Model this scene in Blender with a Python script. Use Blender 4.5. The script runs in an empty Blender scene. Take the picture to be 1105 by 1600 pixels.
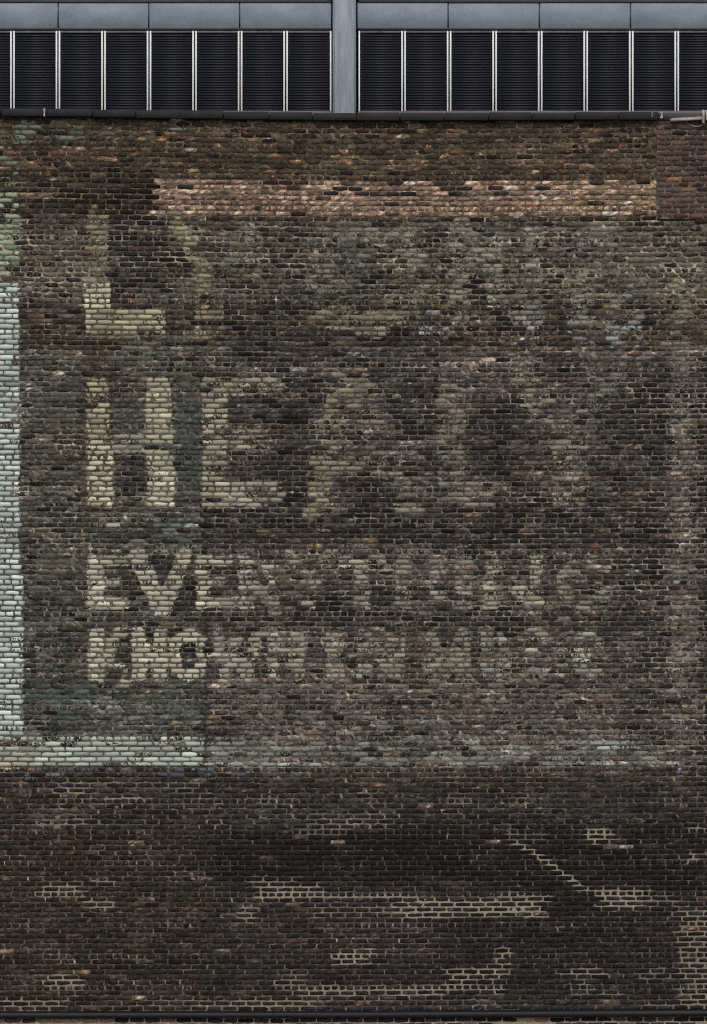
import bpy, math, random
import numpy as np
from mathutils import Vector

# ------------------------------------------------------------------ camera, sky, sun, exposure
scene = bpy.context.scene
scene.render.engine = 'CYCLES'
S = 0.0082          # metres per photograph pixel on the wall plane (wall face is y = 0)
ZC = 10.4           # height of the picture's middle
DIST = 40.0
def X(u): return (np.asarray(u, float) - 552.5) * S
def Z(v): return ZC + (800.0 - np.asarray(v, float)) * S

cam_data = bpy.data.cameras.new("camera")
cam = bpy.data.objects.new("camera", cam_data)
scene.collection.objects.link(cam)
cam.location = (0, -DIST, ZC)
cam.rotation_euler = (math.radians(90), 0, 0)
cam_data.sensor_fit = 'VERTICAL'
cam_data.sensor_height = 36.0
cam_data.lens = 36.0 * DIST / (1600 * S)
cam_data.clip_start = 0.5
cam_data.clip_end = 3000
scene.camera = cam

SUN_EL = math.radians(40)
world = bpy.data.worlds.new("World"); scene.world = world
world.use_nodes = True
wn, wl = world.node_tree.nodes, world.node_tree.links
wn.clear()
wo = wn.new('ShaderNodeOutputWorld'); wb = wn.new('ShaderNodeBackground'); sk = wn.new('ShaderNodeTexSky')
sk.sky_type = 'NISHITA'; sk.sun_disc = False
sk.sun_elevation = SUN_EL; sk.sun_rotation = math.radians(180) - 0.35
sk.air_density = 1.0; sk.dust_density = 4.0; sk.ozone_density = 1.0
wb.inputs['Strength'].default_value = 0.10
wl.new(sk.outputs[0], wb.inputs[0]); wl.new(wb.outputs[0], wo.inputs[0])

sun_data = bpy.data.lights.new("sun", 'SUN')
sun_data.energy = 1.1; sun_data.angle = math.radians(24); sun_data.color = (1.0, 0.985, 0.955)
sun = bpy.data.objects.new("sun", sun_data); scene.collection.objects.link(sun)
to_sun = Vector((-math.sin(0.35) * math.cos(SUN_EL), -math.cos(0.35) * math.cos(SUN_EL), math.sin(SUN_EL)))
sun.rotation_euler = to_sun.to_track_quat('Z', 'Y').to_euler()
sun.location = (-20, -40, 50)

vs = scene.view_settings
vs.view_transform = 'Standard'; vs.look = 'None'; vs.gamma = 1.0; vs.use_curve_mapping = False
vs.exposure = 0.0
scene.cycles.use_denoising = False
scene.cycles.filter_width = 1.05
K = 0.83            # how bright a white wall renders under this light (albedo -> picture)

# ------------------------------------------------------------------ helpers
rng = np.random.default_rng(41)
random.seed(7)
COL = scene.collection

def lin(c):
    c = np.asarray(c, float) / 255.0
    return np.where(c <= 0.04045, c / 12.92, ((c + 0.055) / 1.055) ** 2.4)
def alb(c): return np.clip(lin(c) / K, 0, 0.82)

def tag(o, label=None, cat=None, group=None, kind=None):
    if cat and not kind: kind = 'thing'
    if label: o['label'] = label
    if cat: o['category'] = cat
    if group: o['group'] = group
    if kind: o['kind'] = kind
    return o

def empty(name, loc):
    o = bpy.data.objects.new(name, None); o.empty_display_size = 0.2
    COL.objects.link(o); o.location = loc
    return o

def mesh_np(name, V, F, mat, parent=None, loc=(0, 0, 0), attrs=None, smooth=False):
    """V (n,3), F (m,4) or (m,3) world-relative-to-loc numpy arrays -> one linked object"""
    me = bpy.data.meshes.new(name)
    V = np.ascontiguousarray(V, np.float32); F = np.ascontiguousarray(F, np.int32)
    m, k = F.shape
    me.vertices.add(len(V)); me.vertices.foreach_set('co', V.ravel())
    me.loops.add(m * k); me.loops.foreach_set('vertex_index', F.ravel())
    me.polygons.add(m)
    me.polygons.foreach_set('loop_start', np.arange(0, m * k, k, dtype=np.int32))
    try: me.polygons.foreach_set('loop_total', np.full(m, k, np.int32))
    except Exception: pass
    me.update(calc_edges=True)
    for an, (at, data) in (attrs or {}).items():
        a = me.attributes.new(an, at, 'POINT')
        data = np.asarray(data, np.float32)
        if at == 'FLOAT_COLOR':
            d4 = np.ones((len(V), 4), np.float32); d4[:, :3] = data
            a.data.foreach_set('color', d4.ravel())
        else:
            a.data.foreach_set('value', data.ravel())
    if smooth: me.polygons.foreach_set('use_smooth', np.ones(m, bool))
    me.materials.append(mat)
    o = bpy.data.objects.new(name, me); COL.objects.link(o)
    if parent: o.parent = parent
    if parent is None: o.location = loc
    else:
        base = Vector((0, 0, 0)); p = parent
        while p: base += p.location; p = p.parent
        o.location = Vector(loc) - base
    return o

def box_arrays(x0, x1, y0, y1, z0, z1, bev=0.0):
    """a box with its front/back edges chamfered; returns V, F (quads)"""
    b = bev
    if b <= 0:
        V = [(x0,y0,z0),(x1,y0,z0),(x1,y1,z0),(x0,y1,z0),(x0,y0,z1),(x1,y0,z1),(x1,y1,z1),(x0,y1,z1)]
        F = [(0,3,2,1),(4,5,6,7),(0,1,5,4),(1,2,6,5),(2,3,7,6),(3,0,4,7)]
        return np.array(V, float), np.array(F)
    V = [(x0+b,y0,z0+b),(x1-b,y0,z0+b),(x1-b,y0,z1-b),(x0+b,y0,z1-b),
         (x0,y0+b,z0),(x1,y0+b,z0),(x1,y0+b,z1),(x0,y0+b,z1),
         (x0,y1,z0),(x1,y1,z0),(x1,y1,z1),(x0,y1,z1)]
    F = [(0,1,2,3)]
    for k in range(4):
        n = (k+1) % 4
        F += [(k+4, n+4, n, k), (k+8, n+8, n+4, k+4)]
    F += [(11,10,9,8)]
    return np.array(V, float), np.array(F)

class MB:
    def __init__(s): s.V = []; s.F = []; s.n = 0
    def box(s, *a, bev=0.0):
        V, F = box_arrays(*a, bev=bev); s.add(V, F)
    def add(s, V, F):
        s.V.append(V); s.F.append(F + s.n); s.n += len(V)
    def build(s, name, mat, parent=None, loc=(0, 0, 0)):
        V = np.concatenate(s.V) - np.array(loc); F = np.concatenate(s.F)
        return mesh_np(name, V, F, mat, parent, loc)

# value noise in photograph-pixel units
def vnoise(u, v, cu, cv, seed):
    r = np.random.default_rng(seed); T = 97
    g = r.random((T, T))
    a = np.asarray(u, float) / cu + 1000.3; b = np.asarray(v, float) / cv + 1000.7
    i = np.floor(a).astype(int); j = np.floor(b).astype(int)
    fa = a - i; fb = b - j
    fa = fa*fa*(3-2*fa); fb = fb*fb*(3-2*fb)
    i0, i1, j0, j1 = i % T, (i+1) % T, j % T, (j+1) % T
    return (g[i0,j0]*(1-fa)+g[i1,j0]*fa)*(1-fb) + (g[i0,j1]*(1-fa)+g[i1,j1]*fa)*fb
def fbm(u, v, cu, cv, seed, n=3):
    t = 0; w = 0
    for k in range(n):
        t = t + vnoise(u, v, cu/2**k, cv/2**k, seed+11*k) * 0.6**k; w += 0.6**k
    return t / w

def sstep(a, b, x):
    t = np.clip((x - a) / (b - a), 0, 1); return t*t*(3-2*t)

# shapes: signed distance (negative inside), photograph pixels
def d_rect(u, v, x0, v0, x1, v1):
    dx = np.maximum(x0-u, u-x1); dy = np.maximum(v0-v, v-v1)
    return np.where((dx > 0) & (dy > 0), np.hypot(np.maximum(dx,0), np.maximum(dy,0)), np.maximum(dx, dy))
def d_line(u, v, pts, w):
    d = np.full(np.shape(u), 1e9)
    for (ax, ay), (bx, by) in zip(pts, pts[1:]):
        L = (bx-ax)**2 + (by-ay)**2
        t = np.clip(((u-ax)*(bx-ax)+(v-ay)*(by-ay))/L, 0, 1)
        d = np.minimum(d, np.hypot(u-ax-t*(bx-ax), v-ay-t*(by-ay)))
    return d - w/2
def shape_mask(u, v, sh, soft):
    d = d_rect(u, v, *sh) if not isinstance(sh[0], (list, tuple)) else d_line(u, v, sh[0], sh[1])
    return 1 - sstep(-soft*0.5, soft*0.5, d)

# ------------------------------------------------------------------ what the wall's bricks, joints and old paint look like, place by place
# brick body: (shape, soft edge, colour, weight)
BRICK = [
 ((-400,180,1500,283), 10, (50,43,35), .85),
 ((-400,180,1500,225), 20, (42,37,31), .6),
 ((0,235,330,262), 14, (62,48,36), .5),
 ((90,268,248,345), 20, (28,25,22), .75),
 ((-400,285,95,350), 20, (42,38,34), .7),
 ((0,345,1500,470), 18, (48,45,41), .9),
 ((172,345,300,440), 14, (36,33,30), .7),
 ((30,545,320,1150), 5, (55,56,52), .8),
 ((270,620,316,790), 6, (44,49,48), .8),
 ((40,640,135,760), 16, (42,40,37), .6),
 ((60,1080,318,1140), 16, (48,54,51), .6),
 ((40,1000,130,1120), 16, (48,54,51), .5),
 ((320,545,1500,1200), 8, (63,59,56), .9),
 ((317,780,326,1215), 4, (36,34,32), .8),
 (([(575,740),(600,780)],60), 16, (38,35,33), .9),
 ((990,560,1045,1180), 24, (38,36,33), .6),
 ((775,482,850,515), 10, (30,28,26), .9),  # hollow of missing bricks: its shade painted as dark brick colour
 ((830,795,1060,860), 14, (38,34,31), .6),
 ((340,795,830,850), 14, (44,40,37), .7),
 ((1082,560,1500,1240), 10, (30,28,26), .8),
 ((500,920,620,985), 16, (36,33,31), .6),
 ((440,1085,520,1118), 10, (32,30,29), .7),
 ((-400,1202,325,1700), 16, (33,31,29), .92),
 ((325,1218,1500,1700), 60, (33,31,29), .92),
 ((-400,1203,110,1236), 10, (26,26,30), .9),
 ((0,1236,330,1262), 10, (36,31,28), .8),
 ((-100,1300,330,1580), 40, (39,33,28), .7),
 ((320,1290,840,1378), 22, (20,19,18), .95),
 ((790,1285,1105,1395), 26, (20,19,18), .95),
 ((845,1384,945,1432), 12, (22,20,19), .9),
 ((530,1415,690,1490), 22, (40,36,35), .6),
 ((360,1410,560,1560), 30, (38,33,30), .6),
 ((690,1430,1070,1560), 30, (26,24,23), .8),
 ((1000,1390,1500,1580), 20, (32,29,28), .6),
]
# joints
MORTAR = [
 ((-400,180,1500,285), 10, (68,60,50), .9),
 ((90,268,248,345), 14, (70,61,50), .9),
 ((243,284,1026,342), 3, (106,90,77), .95),
 ((-400,345,1500,475), 16, (90,86,77), .95),
 ((420,480,620,510), 20, (92,84,66), .7),
 ((-400,430,38,1200), 4, (74,66,58), .9),
 ((30,545,320,1150), 5, (80,78,71), .9),
 ((320,545,1500,1200), 8, (89,84,78), .95),
 ((317,780,326,1215), 4, (46,43,40), .8),
 ((130,440,178,800), 4, (72,60,50), .7),
 ((-400,1202,325,1700), 14, (60,55,50), .95),
 ((325,1218,1500,1700), 60, (59,55,51), .95),
 ((320,1295,840,1378), 20, (44,41,39), .9),
 ((820,1290,1105,1390), 24, (48,43,40), .8),
 ((845,1384,945,1432), 12, (36,33,31), .9),
 ((530,1415,690,1490), 22, (72,64,62), .6),
 ((690,1440,1070,1560), 30, (46,42,40), .8),
]
# pale repointed joints: (shape, strength)
REPOINT = [
 ((80,1222,165,1227),.9), ((65,1231,140,1237),.8), ((78,1239,140,1243),1), ((170,1220,318,1225),.6), ((155,1245,225,1250),1),
 ((285,1212,322,1262),.5), ((200,1228,320,1236),.5),
 ((45,1255,80,1266),.7), ((55,1272,142,1294),.9), ((62,1380,128,1402),.9), ((128,1402,182,1420),.9), ((155,1374,184,1386),.8),
 ((72,1522,128,1546),.95), ((0,1560,105,1580),.8), ((125,1568,230,1580),.4), ((220,1560,370,1580),.5), ((370,1560,490,1580),.8),
 ((392,1244,460,1258),.9), ((565,1240,590,1262),.7), ((700,1240,740,1258),.8), ((480,1268,612,1296),.75), ((475,1292,552,1304),.9), ((400,1272,470,1282),.6),
 ((400,1372,470,1382),.7), ((400,1380,505,1404),.95), ((505,1396,655,1404),.95), ((620,1404,852,1434),1), ((480,1412,640,1434),.5), ((765,1396,850,1404),.8),
 ((455,1290,475,1304),.7), ((520,1484,586,1508),.95), ((690,1512,742,1548),.9), ((742,1512,795,1530),.95), ((770,1478,800,1512),.9), ((735,1540,790,1552),.8),
 ((455,1540,705,1556),.9), ((430,1518,480,1546),.6), ((380,1412,400,1444),.7), ((370,1415,392,1436),.8),
 ((790,1300,850,1320),.95), ((915,1296,962,1318),1), ((1072,1294,1200,1302),.9), ((1074,1332,1092,1348),.9), ((1085,1336,1200,1342),.8),
 (([(805,1318),(838,1334),(870,1358),(890,1372),(908,1388)],11),1.0), ((905,1386,1010,1395),.9), ((935,1394,1010,1422),1), ((1010,1400,1060,1412),.4),
 ((1058,1420,1400,1580),.75), ((1070,1458,1400,1572),.4), ((895,1512,945,1526),.8), ((900,1528,925,1552),.7), ((905,1548,980,1556),.8), ((995,1514,1042,1530),.7),
 ((875,1520,900,1526),.7), ((1010,1566,1075,1576),.8), ((560,1560,720,1566),.3),
 ((330,1258,350,1310),.3), ((840,1398,852,1430),.6),
]
# bricks smeared over with old joint mortar: (shape, soft, amount)
SMEAR = [
 ((-400,190,1500,283),10,.42), ((92,268,246,345),10,-.32), ((-20,345,1500,475),20,.42), ((172,345,300,440),10,-.28),
 ((700,380,1040,480),40,.12), ((860,350,1090,470),20,.1), ((320,480,1100,1200),20,.34), ((340,480,640,565),20,-.14),
 ((420,480,620,512),20,.25), ((30,545,320,1150),10,.34), ((1045,380,1500,560),20,.2),
 ((-400,1210,1500,1300),14,.22), ((40,1258,110,1296),14,.3), ((-400,1300,330,1560),20,.12), ((420,500,700,560),20,.1),
 ((470,1190,860,1262),30,.12), ((60,590,130,640),16,.2), ((40,690,140,770),16,.25), ((50,850,140,900),16,.25), ((60,1020,130,1060),10,.2),
]
TEAL, CREAM, GREYW, KHAKI, BLUEW = (168,181,177), (171,168,151), (142,137,128), (120,112,92), (140,144,150)
# what is left of the sign painter's colour: (shape, soft, colour, coverage)
PAINT = [
 # border down the left and along the foot
 ((-16,440,31,1150), 2.5, TEAL, .95), ((-16,900,36,1150), 2.5, TEAL, .95), ((-16,300,30,440), 6, (128,138,120), .68), ((-30,215,28,300), 10, (104,116,98), .28),
 ((-16,1148,318,1196), 4, (160,170,162), .80), ((-16,1180,60,1202), 4, (150,140,122), .6), ((318,1150,1060,1197), 6, (112,114,107), .42), ((440,1188,1060,1196), 3, (136,142,135), .45),
 ((318,1188,450,1196), 3, (146,156,149), .7), ((318,1160,450,1180), 3, (126,130,123), .45), ((640,1152,770,1188), 5, (118,122,115), .35), ((900,1160,1000,1172), 3, (140,150,142), .6),
 ((40,1196,330,1214), 6, (84,88,92), .45), ((320,1200,470,1216), 8, (70,78,92), .4),
 # border at the right hand end
 ((1048,470,1078,1150), 4, (120,114,104), .34), ((1046,420,1080,480), 8, (112,110,92), .3),
 # first row of the sign: LYON &
 ((133,318,152,345), 6, KHAKI, .55), ((138,330,170,365), 6, KHAKI, .6), ((135,355,168,440), 4, (124,118,98), .62), ((133,440,172,520), 2.5, CREAM, .93),
 ((160,482,258,512), 3, (160,156,132), .85), ((133,500,232,526), 4, (128,124,106), .75), ((232,500,258,522), 3, (150,146,124), .6),
 ((190,520,300,552), 14, (96,100,94), .45),
 (([(268,340),(288,372),(318,425)],24), 5, (126,122,100), .72), (([(402,345),(345,430)],26), 8, (106,104,98), .45), ((306,425,328,530), 3, (138,130,108), .7), ((326,430,350,530), 6, (112,107,96), .45),
 (([(580,362),(520,385),(497,435),(515,490),(580,512),(640,490),(660,435),(640,385),(580,362)],36), 10, (118,114,104), .56), ((530,365,580,415), 14, (114,112,110), .45), ((480,485,620,512), 14, (116,110,90), .45),
 ((700,350,730,520), 8, (120,116,106), .52), ((762,365,782,480), 5, (134,134,120), .5), (([(735,360),(822,510)],30), 10, (116,112,104), .5), ((820,350,847,520), 6, (124,122,118), .6),
 (([(930,355),(905,385),(930,420),(985,500)],24), 10, (120,117,112), .5), (([(935,355),(955,385),(905,450),(910,500),(950,515),(1000,450)],22), 10, (120,118,114), .5),
 ((655,500,720,522), 8, BLUEW, .42), (([(690,520),(715,500)],7), 3, (160,168,176), .8), ((890,490,1005,540), 14, (122,126,130), .42), ((905,505,985,518), 6, (140,146,154), .5), ((820,490,850,540), 10, BLUEW, .25),
 ((620,420,700,470), 20, (110,107,92), .2), ((860,420,960,470), 20, (116,112,92), .2),
 # second row: HEALY
 ((136,590,170,622), 3, (148,142,118), .74), ((136,622,172,690), 3, (154,150,130), .82), ((138,690,177,792), 2, (170,166,148), .95), ((228,590,268,660), 2, (166,162,142), .93),
 ((229,660,271,720), 3, (154,152,134), .8), ((230,715,272,792), 2, (172,168,150), .95), ((172,674,230,708), 4, (136,133,123), .72),
 ((176,630,228,676), 8, (92,90,84), .25), ((272,600,318,640), 6, (92,88,78), .25), ((276,620,316,760), 6, (62,72,72), .4),
 ((316,590,355,792), 3, (146,140,125), .74), ((352,590,442,618), 4, (132,125,113), .6), ((352,664,420,702), 4, (130,123,109), .6), ((352,750,445,792), 4, (144,140,130), .78),
 (([(546,590),(524,655),(488,792)],44), 5, (124,118,100), .62), (([(556,590),(590,680),(636,792)],44), 6, (114,109,97), .56), ((512,708,622,742), 6, (116,112,102), .55), ((476,752,520,792), 5, (136,128,112), .55),
 ((684,590,728,792), 6, (114,109,99), .56), ((728,752,792,792), 6, (126,118,108), .6), ((722,768,782,790), 8, (146,132,122), .55),
 (([(818,586),(850,640),(886,700)],42), 6, (124,120,107), .58), ((812,586,845,636), 6, (138,134,118), .45), (([(962,586),(926,640),(892,700)],42), 7, (116,113,106), .5), ((864,690,912,792), 5, (126,121,108), .6),
 ((900,560,960,590), 14, (108,108,110), .2), ((930,610,950,632), 6, (140,144,126), .5), ((1050,760,1080,800), 6, (132,136,126), .4),
 # stripe between
 ((150,800,318,830), 6, (112,110,101), .3), ((165,818,188,824), 3, (150,148,136), .7), ((250,810,316,850), 8, (72,84,82), .35), ((400,828,470,834), 3, (132,118,100), .4), ((530,850,760,864), 8, (108,104,97), .25),
 ((175,852,215,862), 3, (150,148,137), .6), ((215,852,316,862), 4, (126,124,114), .4),
 # third row: EVERYTHING
 ((137,868,163,952), 2, (168,165,150), .94), ((160,868,200,884), 2, (166,163,149), .92), ((160,902,190,916), 2, (156,153,140), .82), ((160,934,202,952), 2, (164,160,146), .9),
 (([(216,868),(250,950)],28), 3, (164,161,147), .9), (([(288,868),(256,950)],26), 3, (160,157,143), .85),
 ((306,868,328,952), 3, (160,156,141), .85), ((326,868,362,884), 3, (160,156,142), .8), ((326,902,352,916), 3, (146,142,128), .7), ((326,934,366,950), 3, (158,154,140), .8),
 ((374,870,398,952), 3, (146,143,132), .72), ((396,870,430,884), 3, (142,139,127), .66), ((412,880,434,906), 3, (138,135,123), .62), ((396,902,430,916), 3, (136,133,121), .62), (([(404,914),(430,952)],22), 3, (134,131,119), .6),
 (([(450,868),(482,912)],22), 4, (132,128,117), .62), (([(516,868),(486,912)],22), 4, (132,128,117), .6), ((472,908,496,952), 4, (128,124,113), .58),
 ((528,868,604,886), 4, (138,133,122), .66), ((554,884,580,952), 4, (130,126,116), .6), ((590,885,610,892), 3, (150,144,130), .6),
 ((618,868,642,952), 4, (130,127,117), .6), ((672,868,696,952), 4, (130,127,118), .6), ((640,902,674,917), 4, (126,123,114), .58),
 ((712,868,738,952), 4, (132,129,118), .62),
 ((754,868,778,952), 4, (138,136,122), .64), (([(766,870),(836,950)],24), 4, (138,136,122), .62), ((828,866,850,952), 4, (150,150,132), .7), ((830,866,848,890), 3, (170,173,152), .85), ((768,884,812,892), 3, (152,150,134), .6),
 (([(948,884),(915,876),(885,890),(876,912),(888,938),(918,946),(944,936)],20), 4, (134,131,118), .64), ((925,910,955,938), 4, (130,126,114), .6), ((875,882,920,900), 5, (136,134,120), .4),
 ((1048,880,1080,920), 5, (132,135,124), .4),
 # fourth row: KNOWN IN MUSIC
 ((138,984,164,1064), 2, (172,169,154), .95), (([(158,1026),(192,986)],22), 3, (160,156,140), .85), (([(168,1018),(198,1062)],22), 3, (160,157,142), .85),
 ((206,984,228,1064), 2, (172,169,154), .93), (([(214,988),(252,1060)],22), 2, (174,171,155), .93), ((240,984,262,1064), 2, (170,166,150), .9),
 (([(296,992),(276,1002),(270,1024),(276,1048),(296,1056),(314,1046),(318,1024),(314,1002),(296,992)],20), 3, (166,163,147), .9),
 (([(336,986),(352,1060)],20), 3, (146,144,134), .76), (([(352,1060),(368,1000)],18), 3, (144,142,132), .72), (([(368,1000),(384,1060)],18), 3, (142,140,130), .72), (([(384,1060),(402,986)],18), 3, (140,138,126), .72),
 ((416,986,438,1062), 3, (146,142,129), .76), (([(424,990),(466,1058)],20), 3, (144,140,128), .7), ((454,986,476,1062), 3, (150,146,132), .76),
 ((510,986,538,1062), 3, (144,140,127), .72),
 ((556,986,580,1062), 4, (138,136,126), .68), (([(566,990),(622,1058)],22), 4, (132,129,117), .62), ((608,986,632,1062), 4, (136,131,118), .64),
 ((660,986,682,1062), 4, (128,124,109), .62), (([(672,990),(698,1050)],18), 4, (126,122,108), .58), (([(724,990),(698,1050)],18), 4, (126,122,108), .58), ((714,986,736,1062), 4, (128,124,110), .6),
 ((750,986,772,1046), 4, (130,128,117), .6), ((778,986,800,1046), 4, (134,131,119), .62), ((756,1042,796,1062), 4, (132,129,118), .6),
 (([(854,996),(830,990),(816,1004),(834,1022),(854,1036),(846,1054),(816,1054)],18), 3, (138,134,120), .64),
 ((868,986,888,1062), 4, (136,136,122), .58), (([(938,998),(915,991),(902,1010),(900,1036),(914,1056),(938,1050)],18), 4, (140,142,128), .6), ((904,1012,924,1036), 3, (156,160,142), .6),
 ((1050,1000,1076,1060), 4, (132,132,118), .4), ((735,1046,780,1060), 5, (132,136,148), .4),
 # more washed-off colour
 ((155,1068,190,1084), 5, (128,126,120), .6), ((155,1090,175,1125), 6, (128,130,130), .6), ((175,1100,250,1125), 10, (112,114,110), .4), ((240,1075,316,1120), 12, (70,82,76), .4), ((40,1060,140,1130), 12, (64,78,72), .4),
 ((30,190,130,222), 12, (86,97,89), .34), ((25,205,60,225), 8, (98,112,101), .45), ((265,196,292,203), 3, (120,126,134), .9), ((340,190,375,204), 6, (104,88,80), .5),
 ((480,1130,700,1152), 10, (112,110,102), .2), ((320,1060,1060,1140), 30, (104,98,90), .2), ((850,1124,910,1134), 3, (150,138,130), .6), ((1060,1190,1070,1206), 4, (150,150,190), .7),
 ((640,1064,760,1100), 14, (112,106,92), .25), ((1045,1070,1100,1160), 10, (112,108,98), .3),
]
# bare places, where the ground of the sign shows dark between the letters
BARE = [((179,998,203,1060),3,.85), ((229,1018,238,1064),2,.7), ((228,984,240,1010),2,.6), ((200,985,206,1064),1.5,.7), ((262,985,265,1064),1.5,.6), ((164,888,198,900),2,.75), ((164,918,200,932),2,.75), ((320,950,334,1100),4,.8), ((0,556,32,570),3,.3), ((0,660,20,670),3,.6), ((288,1004,304,1044),2,.8), ((540,996,554,1050),2,.85), ((640,985,657,1056),3,.7), ((803,988,812,1058),2,.8)]
# the dark ground of the sign where it still holds between and around the letters, plus the painted shade of one hollow
GROUND = [((318,575,1045,800),26,.38), ((318,860,1045,1066),22,.30), ((172,866,320,952),6,.5), ((166,984,325,1064),6,.55), ((340,468,690,575),22,.6), ((175,600,228,672),6,.2), ((178,712,228,792),6,.5),
          ((356,620,446,662),6,.7), ((356,704,446,748),6,.6), ((436,620,486,792),10,.75), ((598,600,684,690),14,.6), ((735,620,822,748),14,.75), ((925,640,1040,760),20,.75), ((858,596,920,640),10,.4), ((548,748,604,792),8,.5), ((770,478,852,518),8,.8),  # last entry: the hollow again, its shade darkened into bricks and joints
          ((318,795,1060,858),12,.5), ((660,600,685,760),6,.4), ((318,950,1040,984),8,.5), ((404,950,640,986),12,.4), ((985,560,1046,1180),20,.5),
          ((555,400,605,475),14,.4), ((405,360,470,480),16,.35), ((650,352,700,470),14,.3), ((740,430,765,520),8,.4), ((790,345,818,440),8,.4), ((850,350,895,480),12,.35), ((352,440,480,520),14,.35), ((172,345,265,470),10,.35)]
# odd single bricks that stand out: (x, v, colour)
SPOTS = [(300,616,(112,60,44)),(1037,608,(80,66,60)),(138,632,(62,34,26)),(140,399,(88,46,40)),(212,470,(112,72,52)),(215,395,(70,44,38)),
 (940,852,(110,68,50)),(930,960,(128,92,66)),(590,845,(112,86,54)),(490,855,(110,84,58)),(656,1258,(128,94,72)),(534,1314,(150,112,86)),(467,1308,(98,74,60)),
 (425,1341,(88,70,54)),(215,1317,(150,122,92)),(800,1257,(102,82,56)),(585,1225,(100,74,58)),(680,1198,(112,74,54)),(660,1197,(104,70,52)),(695,1195,(100,72,58)),
 (843,1434,(96,74,56)),(775,1320,(122,96,80)),(975,1328,(150,138,128)),(955,1328,(112,98,86)),(10,1486,(140,108,86)),(130,1517,(116,88,68)),(345,1486,(108,84,68)),
 (228,1402,(118,92,76)),(130,236,(130,108,80)),(104,237,(122,84,62)),(20,245,(104,58,46)),(90,246,(98,56,44)),(290,240,(150,124,84)),(345,232,(130,106,66)),(620,212,(140,120,86)),
 (545,232,(110,86,58)),(45,1205,(132,84,64)),(330,1376,(100,78,66)),(700,1572,(86,50,40)),(958,1572,(112,92,70)),(205,1559,(138,112,84)),(1070,1560,(80,66,52)),(820,240,(104,66,50)),
 (890,256,(120,72,52)),(950,264,(108,66,50)),(935,204,(112,70,52)),(465,195,(110,64,48)),(640,195,(100,76,66)),(700,203,(110,66,48)),(985,316,(158,140,110)),(958,337,(196,190,182)),(990,337,(70,54,40)),
 (860,392,(122,90,64)),(845,1000,(112,96,80)),(305,1218,(110,100,92)),(150,276,(120,90,66)),(5,272,(110,90,60)),(45,318,(30,27,24)),(610,318,(48,44,40)),(100,1240,(86,76,66))]

def blend(u, v, layers, base):
    out = np.empty(np.shape(u) + (3,)); out[:] = base
    ju = (fbm(u, v, 30, 16, 91) - .5) * 10; jv = (fbm(u, v, 30, 16, 92) - .5) * 8
    for sh, soft, col, w in layers:
        k = min(1.0, soft / 12.0)
        m = shape_mask(u + ju*k*2, v + jv*k*2, sh, soft) * w
        out += (np.asarray(col, float) - out) * m[..., None]
    return out

def ground_at(u, v):
    g = np.zeros(np.shape(u))
    ju = (fbm(u, v, 22, 14, 191) - .5) * 16; jv = (fbm(u, v, 22, 14, 192) - .5) * 12
    for sh, soft, w in GROUND: g = np.maximum(g, shape_mask(u + ju, v + jv, sh, soft) * w)
    return np.clip(g * (.55 + .9*fbm(u, v, 70, 40, 193)), 0, .95)

def smear_at(u, v):
    s = np.full(np.shape(u), .06)
    for sh, soft, w in SMEAR: s += shape_mask(u, v, sh, soft) * w
    s += (fbm(u, v, 60, 34, 5) - .5) * .7
    s = s - .45*ground_at(u, v)
    return np.clip(s, 0, .92)

def paint_at(u, v):
    cov = np.zeros(np.shape(u)); col = np.empty(np.shape(u) + (3,)); col[:] = (120, 116, 104)
    for sh, soft, c, w in PAINT:
        m = shape_mask(u, v, sh, soft) * w
        f = np.where(m > 0, m / np.maximum(cov + m, 1e-6), 0)
        col += (np.asarray(c, float) - col) * np.maximum(f, (m > cov) * .8)[..., None]
        cov = np.maximum(cov, m) + np.minimum(cov, m) * .25
    wear = np.where(v > 975, sstep(420, 560, u), sstep(318, 470, u))
    cov = cov * (1 - wear*(1 - np.clip(.62 + .62*fbm(u, v, 46, 26, 205), .5, 1.1)))
    cov = cov * (1 - .14*sstep(450, 560, u)*((v > 575) & (v < 800)))
    for sh, soft, w in BARE: cov *= 1 - shape_mask(u, v, sh, soft) * w
    return np.clip(cov, 0, .97), col

def repoint_at(u, v):
    r = np.zeros(np.shape(u))
    ju = (fbm(u, v, 34, 5, 291) - .5)*44; jv = (fbm(u, v, 26, 12, 292) - .5)*12
    for sh, w in REPOINT:
        if not isinstance(sh[0], (list, tuple)) and sh[1] < 1306 and sh[3] - sh[1] > 9 and sh[0] < 800: w = w*.55
        k = .12 if isinstance(sh[0], (list, tuple)) else 1.0
        r = np.maximum(r, shape_mask(u + ju*k, v + jv*k, sh, 5.0 if k == 1 else 3.0) * w)
    return r

def warp(u, v):
    """the courses sag and rise a little along the wall (pixels)"""
    top = np.interp(u, [-300,0,250,520,600,1000,1105,1400], [-9,-8,-4,-.5,0,-2,-3,-4])
    bot = np.interp(u, [-300,0,552,1105,1400], [1,.5,0,-2.5,-3])
    t = np.clip((v - 178) / 1400.0, 0, 1); k = (1-t)**3
    return top * k + bot * t**2 + (fbm(u, v, 160, 60, 77) - .5) * 2.2

# ------------------------------------------------------------------ materials
def new_mat(name):
    m = bpy.data.materials.new(name); m.use_nodes = True
    n, l = m.node_tree.nodes, m.node_tree.links
    return m, n, l, n['Principled BSDF']

def math_node(n, l, op, a, b=None, c=None, clamp=False):
    q = n.new('ShaderNodeMath'); q.operation = op; q.use_clamp = clamp
    for i, x in enumerate((a, b, c)):
        if x is None: continue
        if isinstance(x, (int, float)): q.inputs[i].default_value = x
        else: l.new(x, q.inputs[i])
    return q.outputs[0]

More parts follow.
